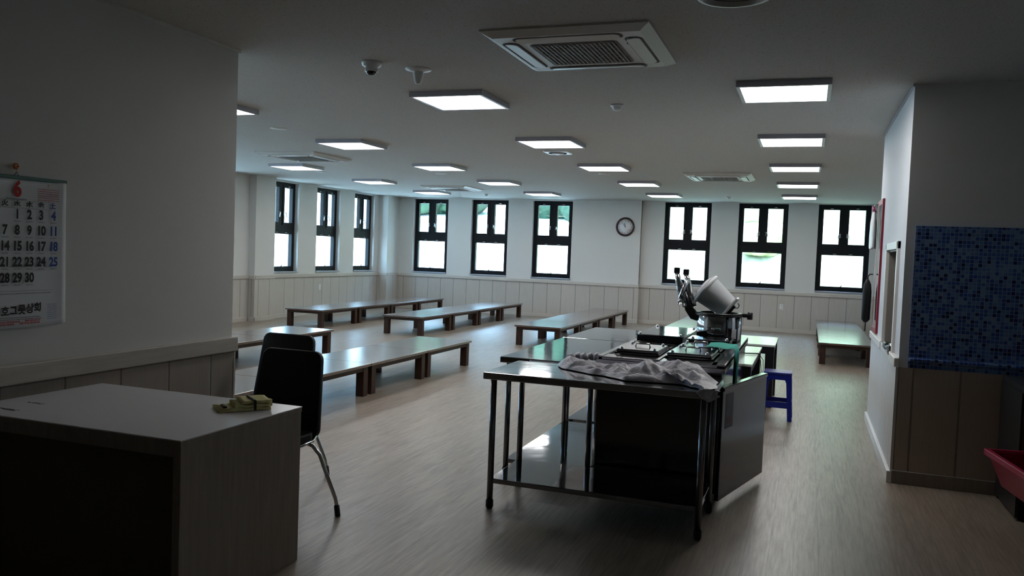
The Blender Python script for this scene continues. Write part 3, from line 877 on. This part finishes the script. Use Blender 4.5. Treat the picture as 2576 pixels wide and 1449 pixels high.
box(b, X_ - .004, X_ - .0032, .239, .2402, -.562, -.150)
obj('ruled_lines', b, m_inkg, cal)

fl_ = thing('flower_pin', 'small orange flower pin on the wall above the calendar', 'pin', (-3.712, 3.01, 1.885))
b = NB()
for k_ in range(6):
    a = k_ * PI / 3; clump(b, (.006, .011 * math.cos(a), .011 * math.sin(a)), .0075, 1, k_)
obj('petals', b, m_flower, fl_)
b = NB(); clump(b, (.012, -.006, .004), .007, 1, 3); clump(b, (.010, .002, -.016), .006, 1, 4); obj('petal_centre', b, m_leaf, fl_)

# ------------------------------------------------------------------ wall clock, sockets
ck = thing('wall_clock', 'round wall clock with dark rim on the back pilaster', 'clock', (-4.08, 19.035, 2.235))
RX = Matrix.Rotation(PI / 2, 4, 'X')
b = NB(); lathe(b, [(.175, 0), (.215, .004), (.222, .025), (.205, .042), (.185, .038), (.178, .02), (.175, 0)], 48, RX); obj('rim', b, m_clockrim, ck)
b = NB(); lathe(b, [(0, .002), (0, .018), (.182, .018), (.182, .002)], 48, RX); obj('face', b, m_clockface, ck)
b = NB()
for k_ in range(12):
    a = k_ * PI / 6; Rm = Matrix.Rotation(-a, 4, 'Y')
    box(b, -.005, .005, -.0200, -.0188, .135, .16, mat=Rm)
obj('hour_marks', b, m_inkg, ck)
b = NB(); box(b, -.005, .005, -.0235, -.021, -.02, .085, mat=Matrix.Rotation(math.radians(-12), 4, 'Y')); obj('hour_hand', b, m_ink, ck)
b = NB(); box(b, -.0035, .0035, -.026, -.024, -.02, .13, mat=Matrix.Rotation(math.radians(-38), 4, 'Y')); obj('minute_hand', b, m_ink, ck)
def socket(loc, rz, label):
    t = thing('wall_socket', label, 'socket', loc, rz)
    b = NB(); rbox(b, -.038, .038, -.010, 0, -.06, .06, .003); obj('cover_plate', b, m_white, t)
    b = NB(); lathe(b, [(0, .014), (.02, .013), (.021, .010)], 20, Matrix.Translation((0, 0, .022)) @ RX); lathe(b, [(0, .014), (.02, .013), (.021, .010)], 20, Matrix.Translation((0, 0, -.024)) @ RX)
    obj('outlets', b, m_offwhite, t)
    return t
socket((-.53, FARR - .018, .565), 0, 'white wall socket below the middle window of the right group')
socket((LEFT + .018, 15.89, .60), PI / 2, 'white wall socket below the left-hand side windows')

# ------------------------------------------------------------------ steel work tables
def steel_table(label, x0, x1, y0, y1, zt, zs, mid=False, nolegs=(), top=None):
    cx2, cy2 = (x0 + x1) / 2, (y0 + y1) / 2
    t = thing('steel_work_table', label, 'work table', (cx2, cy2, 0), 0)
    hx, hy = (x1 - x0) / 2, (y1 - y0) / 2
    b = NB(); rbox(b, -hx, hx, -hy, hy, zt - .042, zt, .006, 3); obj('worktop', b, m_steel, t)
    b = NB(); rbox(b, -hx + .045, hx - .045, -hy + .045, hy - .045, zs - .03, zs, .005, 2); obj('undershelf', b, m_shelf, t)
    for sx in (-1, 1):
        for sy_ in (-1, 1):
            if (sx, sy_) in nolegs: continue
            b = NB(); x, y = sx * (hx - .052), sy_ * (hy - .052)
            tube(b, [(x, y, .03), (x, y, zt - .04)], .019, 16); lg = obj('leg', b, m_steelb, t)
            b = NB(); lathe(b, [(0, 0), (.016, 0), (.023, .012), (.023, .05), (.02, .055)], 16, Matrix.Translation((x, y, 0))); obj('foot', b, m_blacktrim, lg)
    return t
steel_table('near stainless work table with undershelf, holding crumpled plastic', -1.80, -.455, 4.56, 5.19, .832, .185)
steel_table('second stainless work table, directly behind the near one', -1.975, -1.285, 5.31, 6.86, .832, .115)
steel_table('farthest stainless work table, beyond the second one', -1.985, -1.285, 6.875, 8.05, .832, .115)

# bain-marie
bmz = .90
t = thing('serving_counter', 'stainless food warming counter with covered pans behind near table', 'serving counter', (0, 0, 0))
bx0, bx1, by0, by1 = -1.262, -.455, 5.235, 7.25
b = NB(); rbox(b, bx0, bx1 - .02, by0, by1, .09, bmz - .05, .004); obj('body', b, m_steeld, t)
b = NB()
wells = [(-1.20, -.90, 5.42, 5.86), (-.86, -.56, 5.42, 5.86), (-1.20, -.90, 5.92, 6.22), (-.86, -.56, 5.92, 6.22)]
box(b, bx0 - .01, bx1, by0 - .01, by1, bmz - .05, bmz - .02)
rbox(b, bx1 - .055, bx1, by0 - .01, by1, bmz - .02, bmz + .008, .004); rbox(b, bx0 - .01, bx0 + .03, by0 - .01, by1, bmz - .02, bmz + .004, .004)
rbox(b, -.895, -.865, by0, 6.25, bmz - .02, bmz + .006, .004); rbox(b, bx0, bx1, 5.872, 5.905, bmz - .02, bmz + .002, .004)
rbox(b, bx0, bx1, by0 - .01, 5.40, bmz - .02, bmz, .004); rbox(b, bx0, bx1, 6.24, by1, bmz - .02, bmz, .004)
rbox(b, -.545, bx1, by0, by1, bmz - .02, bmz, .003)
obj('counter_top', b, m_panrim, t)
for (x, y) in ((-1.2, 5.3), (-.53, 5.3), (-1.2, 7.18), (-.53, 7.18)):
    b = NB(); tube(b, [(x, y, 0), (x, y, .095)], .02, 14); obj('leg', b, m_steelb, t)
dr = bpy.data.objects.new('door', None)
# side door panel standing ajar at the near right corner
b = NB(); L_ = .90
rbox(b, 0, L_, -.014, .014, .055, .752, .003); rbox(b, 0, L_, -.022, .022, .742, .768, .005)
door = obj('door', b, m_steeld, t, (-.472, 5.215, 0), (0, 0, math.radians(76.0)))
door['label'] = 'dark steel door panel standing ajar'
b = NB(); rbox(b, .06, .20, -.0155, -.0145, .50, .72, .0004); st = obj('sticker', b, m_sticker, door)
b = NB(); box(b, .09, .16, -.0162, -.0155, .53, .57); obj('sticker_print', b, m_stickerp, door)
bpy.data.objects.remove(dr)

def pan(label, x0, x1, y0, y1, z, lid=True, polish=False, tilt=0.0, hinge=False):
    t = thing('food_pan', label, 'food pan', ((x0 + x1) / 2, (y0 + y1) / 2, z), tilt, 'steel pans in the warming counter')
    hx, hy = (x1 - x0) / 2, (y1 - y0) / 2
    b = NB()
    rect_ = [(-hx, -hy), (hx, -hy), (hx, hy), (-hx, hy)]
    rbox(b, -hx, hx, -hy, -hy + .022, -.004, .008, .003); rbox(b, -hx, hx, hy - .022, hy, -.004, .008, .003)
    rbox(b, -hx, -hx + .022, -hy, hy, -.004, .008, .003); rbox(b, hx - .022, hx, -hy, hy, -.004, .008, .003)
    box(b, -hx + .02, hx - .02, -hy + .02, hy - .02, -.016, -.012)
    obj('pan_rim', b, m_panrim, t)
    if lid:
        b = NB(); rbox(b, -hx + .008, hx - .008, -hy + .008, hy - .008, .008, .030, .008, 3); l_ = obj('lid', b, m_steel if polish else m_panrim, t)
        b = NB(); tube(b, [(-.05, 0, .028), (-.045, 0, .052), (.045, 0, .052), (.05, 0, .028)], .006, 10); obj('lid_handle', b, m_chrome, l_)
        for sx in (-1, 1):
            for sy_ in (-1, 1):
                b = NB(); lathe(b, [(.011, 0), (.011, .008), (.006, .014), (0, .016)], 14, Matrix.Translation((sx * (hx - .04), sy_ * (hy - .04), .030)))
                obj('stud', b, m_chrome, l_)
    return t
pan('lidded steel pan at the near left of the counter', -1.20, -.90, 5.43, 5.86, .905)
pan('lidded steel pan at the near right of the counter', -.86, -.555, 5.43, 5.86, .905)
pan('open dark steel pan left of the turquoise cloth', -1.20, -.90, 5.915, 6.22, .902, lid=False)
pan('lidded steel pan partly under the turquoise cloth', -.86, -.555, 5.915, 6.22, .905)
# wide polished cover
t = thing('steel_cover', 'wide polished steel cover reflecting windows at the counter rear', 'cover', (-.93, 6.64, .9085), math.radians(0))
b = NB(); rbox(b, -.30, .07, -.36, .50, .045, .055, .004); rbox(b, .09, .41, -.34, -.05, .035, .045, .004)
obj('polished_lid', b, m_steel, t)
b = NB(); rbox(b, -.29, .06, -.35, .49, 0, .044, .003); rbox(b, .10, .40, -.33, -.06, 0, .034, .003); obj('lid_base', b, m_darkcab, t)
b = NB()
b.free()
for (x, y) in ((-.27, -.33), (-.27, .44), (.04, -.33), (.04, .44), (.13, -.31), (.38, -.31)):
    b = NB(); lathe(b, [(.012, 0), (.012, .008), (.006, .016), (0, .018)], 14, Matrix.Translation((x, y, .055 if x < .1 else .045)))
    obj('stud', b, m_chrome, t)
# turquoise cloth over the right rail
def clf(u, v_):
    s = u * .46
    x = -.63 + min(s, .195); z = .962 + .006 * math.sin(v_ * 9) + .012 * noise.noise(Vector((u * 5, v_ * 4, 0)))
    y = 5.66 + .33 * v_ + .03 * math.sin(u * 5)
    if s > .195:
        z = .962 - (s - .195) * 1.35; x = -.435 + .012 * math.sin(v_ * 9 + u * 3) + .005; y = 5.62 + .12 * v_ + (1 - u) * .28 * v_
    return Vector((x, y, z))
o = sheet('turquoise_cloth', 22, 12, clf, m_greencl, .004)
tag(o, 'turquoise cloth draped over the right rail of the serving counter', 'cloth')

# crumpled plastic on near table
OUTL = [(-1.50, 5.10), (-1.46, 5.14), (-1.25, 5.17), (-.95, 5.19), (-.70, 5.19), (-.53, 5.12), (-.47, 4.93), (-.455, 4.70), (-.50, 4.60), (-.66, 4.74), (-.82, 4.72), (-.98, 4.70), (-1.12, 4.80), (-1.26, 4.86), (-1.42, 4.96)]
cxx = sum(p[0] for p in OUTL) / len(OUTL); cyy = sum(p[1] for p in OUTL) / len(OUTL)
def outl(a):
    n_ = len(OUTL); f_ = a * n_; i = int(f_) % n_; k_ = f_ - int(f_)
    p, q = OUTL[i], OUTL[(i + 1) % n_]; return p[0] * (1 - k_) + q[0] * k_, p[1] * (1 - k_) + q[1] * k_
b = NB(); NR, NA = 26, 120; rings = []
for j in range(NR + 1):
    q = j / NR; ring = []
    for i in range(NA):
        ex, ey = outl(i / NA)
        x = cxx + (ex - cxx) * q; y = cyy + (ey - cyy) * q
        rdg = abs(noise.noise(Vector((x * 5, y * 9, 1)))) * .07 + abs(noise.noise(Vector((x * 14, y * 18, 4)))) * .035
        back = max(0, min(1, (y - 4.78) / .35))
        z = .838 + (rdg + .012) * (1 - q ** 6) + .055 * back * (1 - max(0, (q - .85) / .15)) * (0.6 + .5 * math.sin(x * 7))
        z = max(z, .836 + .002)
        jx = .012 * noise.noise(Vector((x * 12, y * 12, 9)))
        ring.append(b.verts.new((x + jx, y + jx, z)))
    rings.append(ring)
c0 = rings[0][0]
for a_, c_ in zip(rings, rings[1:]):
    for i in range(NA): b.faces.new((a_[i], a_[(i + 1) % NA], c_[(i + 1) % NA], c_[i])).smooth = True
bmesh.ops.remove_doubles(b, verts=b.verts[:], dist=1e-4)
# tail hanging over the front right corner
def tail(u, v_):
    x = -.535 + .11 * u; d_ = v_ * .10
    y = 4.60 - .055 * min(1, v_ * 4) - .006 * math.sin(u * 12)
    z = .842 if v_ < .25 else .842 - (d_ - .0375) * (1 - .55 * abs(u - .45) * 2)
    return Vector((x + .01 * math.sin(v_ * 8), y, z))
g_ = [[b.verts.new(tail(i / 10, j / 12)) for i in range(11)] for j in range(13)]
for j in range(12):
    for i in range(10): b.faces.new((g_[j][i], g_[j][i + 1], g_[j + 1][i + 1], g_[j + 1][i])).smooth = True
o = obj('plastic_sheet', b, m_bag)
tag(o, 'crumpled whitish plastic sheet lying on the near steel table', 'plastic sheet')
# clear bag at the left of the pans
b = NB()
for k_ in range(5): clump(b, (-1.49 + .045 * k_ + .01, 5.36 + .03 * (k_ % 2), .862 + .004 * k_), .032, 2, k_ * 3)
o = obj('plastic_bag', b, m_bag, smooth=True); tag(o, 'small crumpled clear bag at the left end of the pans', 'plastic bag')

# barrel, lid and tub
by, bx = 6.80, -.66
z0 = .909
t = thing('steel_soup_pot', 'round stainless pot with black rim standing on the warming counter', 'pot', (bx, by, z0))
b = NB(); lathe(b, [(0, 0), (.168, 0), (.173, .006), (.173, .205), (.169, .21), (.163, .21), (.163, .03), (0, .03)], 56); obj('pot_body', b, m_steel, t)
b = NB(); lathe(b, [(.150, .200), (.185, .200), (.189, .212), (.185, .224), (.150, .224)], 56); obj('rim', b, m_blackmet, t)
b = NB(); rbox(b, .178, .245, -.035, .035, .195, .228, .01); lathe(b, [(0, .18), (.022, .18), (.022, .235), (0, .24)], 16, Matrix.Translation((.238, 0, 0))); obj('handle', b, m_blackmet, t)
b = NB()
for a in (-.5, .1, .7): lathe(b, [(.013, 0), (.013, .20), (0, .20)], 12, Matrix.Translation((.165 * math.cos(a - .6), .165 * math.sin(a - .6), 0)))
obj('corner_rods', b, m_steeld, t)
# bracket with two upright prongs on the left
t = thing('ladle_holder', 'black-tipped chrome pair of upright arms leaning left of the pot', 'holder', (bx - .195, by, z0 + .205))
b = NB(); prism(b, [(.03, -.01), (.02, -.06), (-.03, -.045), (-.075, .02), (-.105, .12), (-.125, .22), (-.105, .225), (-.075, .14), (-.03, .06), (.0, .035)], -.02, .02, None, .004); obj('arm_bracket', b, m_blackmet, t)
for k_, (dx, dy, dz) in enumerate(((-.15, -.02, 0), (-.085, .05, -.012))):
    b = NB(); tube(b, [(dx + .075, dy * .4, .05), (dx + .035, dy * .7, .16), (dx + .008, dy, .26), (dx - .004, dy, .325 + dz)], [.022, .030, .026, .018], 16); pr = obj('prong', b, m_chrome, t)
    b = NB(); rbox(b, dx - .028, dx + .018, dy - .018, dy + .018, .318 + dz, .366 + dz, .006); obj('tip', b, m_blackmet, pr)
b = NB()
lathe(b, [(0, 0), (.10, .004), (.118, .014), (.10, .026), (0, .036)], 40, Matrix.Translation((-.082, .02, .17)) @ Matrix.Rotation(math.radians(-72), 4, 'Y') @ Matrix.Scale(1.1, 4))
obj('curved_plate', b, m_chrome, t)
# tilted white tub
t = thing('white_tub', 'white tub tipped on its side on top of the steel pot', 'tub', (bx, by, z0 + .224))
Tm = Matrix.Translation((-.030, -.02, .118)) @ Matrix.Scale(.96, 4) @ Matrix.Rotation(math.radians(-52), 4, 'Y')
b = NB(); lathe(b, [(0, -.125), (.088, -.125), (.098, -.115), (.128, .110), (.134, .115), (.134, .125), (.122, .125), (.093, -.105), (0, -.11)], 48, Tm); obj('tub_shell', b, m_white, t)
b = NB(); lathe(b, [(.131, .095), (.141, .098), (.141, .120), (.134, .124)], 48, Tm); obj('rolled_lip', b, m_white, t)
b = NB(); lathe(b, [(0, .140), (.07, .152), (.126, .128)], 40, Tm); obj('plastic_wrap', b, m_bag, t)
b = NB(); rbox(b, -.115, .115, -.095, .095, -.150, -.127, .006, 2, Tm); obj('light_base_plate', b, m_white, t)
b = NB(); rbox(b, -.05, .05, -.04, .04, -.172, -.150, .006, 2, Tm)
tube(b, [Tm @ Vector(p) for p in ((.03, 0, -.165), (.05, 0, -.19), (.075, 0, -.185), (.08, 0, -.165))], .004, 8); obj('hinge', b, m_blackmet, t)

# ------------------------------------------------------------------ white-topped tables and cables, stool
def tall_table(label, x0, x1, y0, y1, z):
    t = thing('dining_table', label, 'table', ((x0 + x1) / 2, (y0 + y1) / 2, 0), 0)
    hx, hy = (x1 - x0) / 2, (y1 - y0) / 2
    b = NB(); rbox(b, -hx, hx, -hy, hy, z - .022, z, .004); obj('tabletop', b, m_whitetop, t)
    b = NB(); box(b, -hx + .02, hx - .02, -hy + .02, -hy + .04, z - .10, z - .022); box(b, -hx + .02, hx - .02, hy - .04, hy - .02, z - .10, z - .022)
    box(b, -hx + .02, -hx + .04, -hy + .02, hy - .02, z - .10, z - .022); box(b, hx - .04, hx - .02, -hy + .02, hy - .02, z - .10, z - .022); obj('apron', b, m_blackmet, t)
    for sx in (-1, 1):
        for sy_ in (-1, 1):
            b = NB(); x, y = sx * (hx - .055), sy_ * (hy - .055); rbox(b, x - .045, x + .045, y - .045, y + .045, 0, z - .022, .004); obj('leg', b, m_blackmet, t)
tall_table('white-topped table with black legs just behind the warming counter', -1.10, -.412, 7.30, 8.86, .672)
tall_table('white-topped table with black legs beyond the blue stool', -1.16, -.292, 9.14, 10.12, .672)
b = NB()
for k_ in range(2):
    tube(b, [(-.62, 8.0 + .05 * k_, .68), (-.50, 8.05 + .05 * k_, .682), (-.412, 8.1 + .06 * k_, .68), (-.385 + .02 * k_, 8.1 + .06 * k_, .62), (-.375 + .015 * k_, 8.1 + .05 * k_, .52), (-.385, 8.1 + .04 * k_, .42), (-.41, 8.1, .33)], .0035, 8)
o = obj('power_cable', b, m_blacktrim); tag(o, 'two thin black cables hanging over the white table edge', 'cable')

t = thing('plastic_stool', 'blue plastic stool standing right of the serving counter', 'stool', (-.235, 8.60, 0))
b = NB(); prism(b, rounded_rect(.27, .27, .035), -.022, .0, Matrix.Translation((0, 0, .45)) @ Matrix.Rotation(-PI / 2, 4, 'X'), .006)
for k_ in range(4):
    Rm = Matrix.Rotation(k_ * PI / 2, 4, 'Z')
    prism(b, [(-.125, .40), (.125, .40), (.128, .445), (-.128, .445)], -.131, -.122, Rm)
obj('seat', b, m_blue, t)
for sx in (-1, 1):
    for sy_ in (-1, 1):
        b = NB(); q = bmesh.new()
        def sec(z, o1, wd): return [q.verts.new((sx * a_, sy_ * c_, z)) for a_, c_ in ((o1, o1), (o1 - wd, o1), (o1 - wd, o1 - .012), (o1 - .014, o1 - .014), (o1 - .012, o1 - wd), (o1, o1 - wd))]
        S_ = [sec(.435, .130, .075), sec(.37, .134, .050), sec(.17, .143, .045), sec(.0, .152, .042)]
        for A_, B_ in zip(S_, S_[1:]):
            for i in range(6): q.faces.new((A_[i], A_[(i + 1) % 6], B_[(i + 1) % 6], B_[i]))
        q.faces.new(S_[0]); q.faces.new(S_[-1][::-1]); merge(b, q); obj('leg', b, m_blue, t)
b = NB()
for k_ in range(4):
    box(b, -.11, .11, -.146, -.138, .125, .185, mat=Matrix.Rotation(k_ * PI / 2, 4, 'Z'))
obj('stretcher', b, m_blue, t)

# ------------------------------------------------------------------ things on and beyond the hatch wall
t = thing('framed_mirror', 'tall mirror in a red frame at the end of the white wall', 'mirror', (.625, 8.46, 0))
L2 = .46
b = NB()
rbox(b, 0, .05, -.02, .006, .915, 2.19, .004); rbox(b, L2 - .05, L2, -.02, .006, .915, 2.19, .004)
rbox(b, .05, L2 - .05, -.02, .006, .915, .965, .004); rbox(b, .05, L2 - .05, -.02, .006, 2.14, 2.19, .004)
RT = math.radians(90.6)
obj('frame', b, m_red, t, rot=(0, 0, RT))
b = NB(); box(b, .045, L2 - .045, -.004, .004, .96, 2.145); obj('mirror_glass', b, m_mirror, t, rot=(0, 0, RT))
t = thing('hanging_jacket', 'white garment with pink collar hanging by the red mirror', 'garment', (.572, 8.78, 1.75))
def jk(u, v_):
    wd = .04 + .075 * math.sin(min(1, v_ * 2.2) * PI / 2); a = u * 2 * PI
    return Vector((wd * .26 * math.cos(a) + .004 * noise.noise(Vector((u * 4, v_ * 5, 0))), wd * math.sin(a), .33 - .36 * v_ + .01 * math.sin(a * 3)))
o = sheet('garment_body', 20, 12, jk, m_white, .004, t)
b = NB(); tube(b, [(.0, -.05, .34), (-.012, 0, .37), (0, .05, .34), (.012, 0, .33), (0, -.05, .34)], .011, 10); obj('collar', b, m_pinkpl, t)
b = NB(); tube(b, [(0, 0, .36), (0, 0, .39), (.02, 0, .40), (.04, 0, .40)], .004, 8); obj('hook', b, m_chrome, t)
t = thing('folded_umbrella', 'black folded umbrella hanging beside the red mirror, tip down', 'umbrella', (.555, 8.90, .93))
b = NB(); tube(b, [(0, 0, .06), (0, 0, .09), (0, 0, .36), (0, 0, .44), (0, 0, .49)], [.016, .040, .042, .034, .010], 14); obj('canopy', b, m_black, t)
b = NB(); tube(b, [(0, 0, -.03), (0, 0, .10)], .007, 10); obj('tip', b, m_blackmet, t)
b = NB(); tube(b, [(0, 0, .48), (0, 0, .52), (.02, 0, .54), (.045, 0, .54)], .007, 8); obj('handle', b, m_blackmet, t)
t = thing('tap_lever', 'black and chrome lever lying on the hatch sill', 'lever', (.635, 6.98, .905))
b = NB(); rbox(b, -.04, .005, .16, .34, -.012, .045, .012); tube(b, [(-.02, .16, .01), (-.015, .05, .02), (-.02, -.02, -.03)], [.02, .018, .008], 10); obj('black_body', b, m_blackmet, t)
b = NB(); tube(b, [(-.01, .12, .03), (0, -.02, .045), (.0, -.12, .035)], [.014, .018, .010], 12); obj('chrome_tip', b, m_chrome, t)

# ------------------------------------------------------------------ right foreground: dark cabinet and red crate
t = thing('kitchen_rack', 'dark steel kitchen rack against the tiled wall at right edge', 'rack', (0, 0, 0))
b = NB(); rbox(b, 1.29, 2.6, 4.2, 6.44, .80, .84, .004); obj('worktop', b, m_darkcab, t)
b = NB(); rbox(b, 1.29, 2.6, 4.2, 6.44, .22, .25, .004); obj('lower_shelf', b, m_darkcab, t)
b = NB(); box(b, 1.285, 1.30, 5.86, 6.44, .02, .80); obj('side_panel', b, m_darkcab, t)
b = NB(); box(b, 1.60, 2.6, 6.42, 6.44, .02, .80); box(b, 1.9, 1.92, 4.2, 6.44, .02, .80); obj('back_panel', b, m_darkcab, t)
for (x, y) in ((1.31, 4.23), (2.57, 4.23), (1.31, 6.41), (2.57, 6.41)):
    b = NB(); box(b, x - .02, x + .02, y - .02, y + .02, 0, .80); obj('leg', b, m_darkcab, t)
t = thing('red_crate', 'red plastic crate jutting from the rack at the right edge', 'crate', (1.40, 5.45, .25), math.radians(8))
b = NB(); q = bmesh.new()
o1 = [q.verts.new(p) for p in ((-.20, -.26, 0), (.26, -.26, 0), (.26, .26, 0), (-.20, .26, 0))]; o2 = [q.verts.new(p) for p in ((-.27, -.32, .20), (.30, -.32, .20), (.30, .32, .20), (-.27, .32, .20))]
i2 = [q.verts.new(p) for p in ((-.25, -.30, .20), (.28, -.30, .20), (.28, .30, .20), (-.25, .30, .20))]; i1 = [q.verts.new(p) for p in ((-.19, -.25, .02), (.25, -.25, .02), (.25, .25, .02), (-.19, .25, .02))]
for A_, B_ in ((o1, o2), (o2, i2), (i2, i1)):
    for i in range(4): q.faces.new((A_[i], A_[(i + 1) % 4], B_[(i + 1) % 4], B_[i]))
q.faces.new(o1[::-1]); q.faces.new(i1); merge(b, q); obj('crate_body', b, m_redpl, t)
b = NB(); rbox(b, -.285, -.255, -.33, .33, .17, .21, .006); rbox(b, -.285, .31, -.335, -.31, .17, .21, .006); rbox(b, -.285, .31, .31, .335, .17, .21, .006); obj('crate_lip', b, m_redpl, t)
t = thing('pink_basin', 'bit of a pink plastic basin on the rack at the frame edge', 'basin', (1.68, 5.3, .84))
b = NB(); lathe(b, [(0, 0), (.12, 0), (.17, .10), (.18, .10), (.18, .11), (.165, .11), (.115, .01), (0, .01)], 36); obj('basin_body', b, m_pinkpl, t)
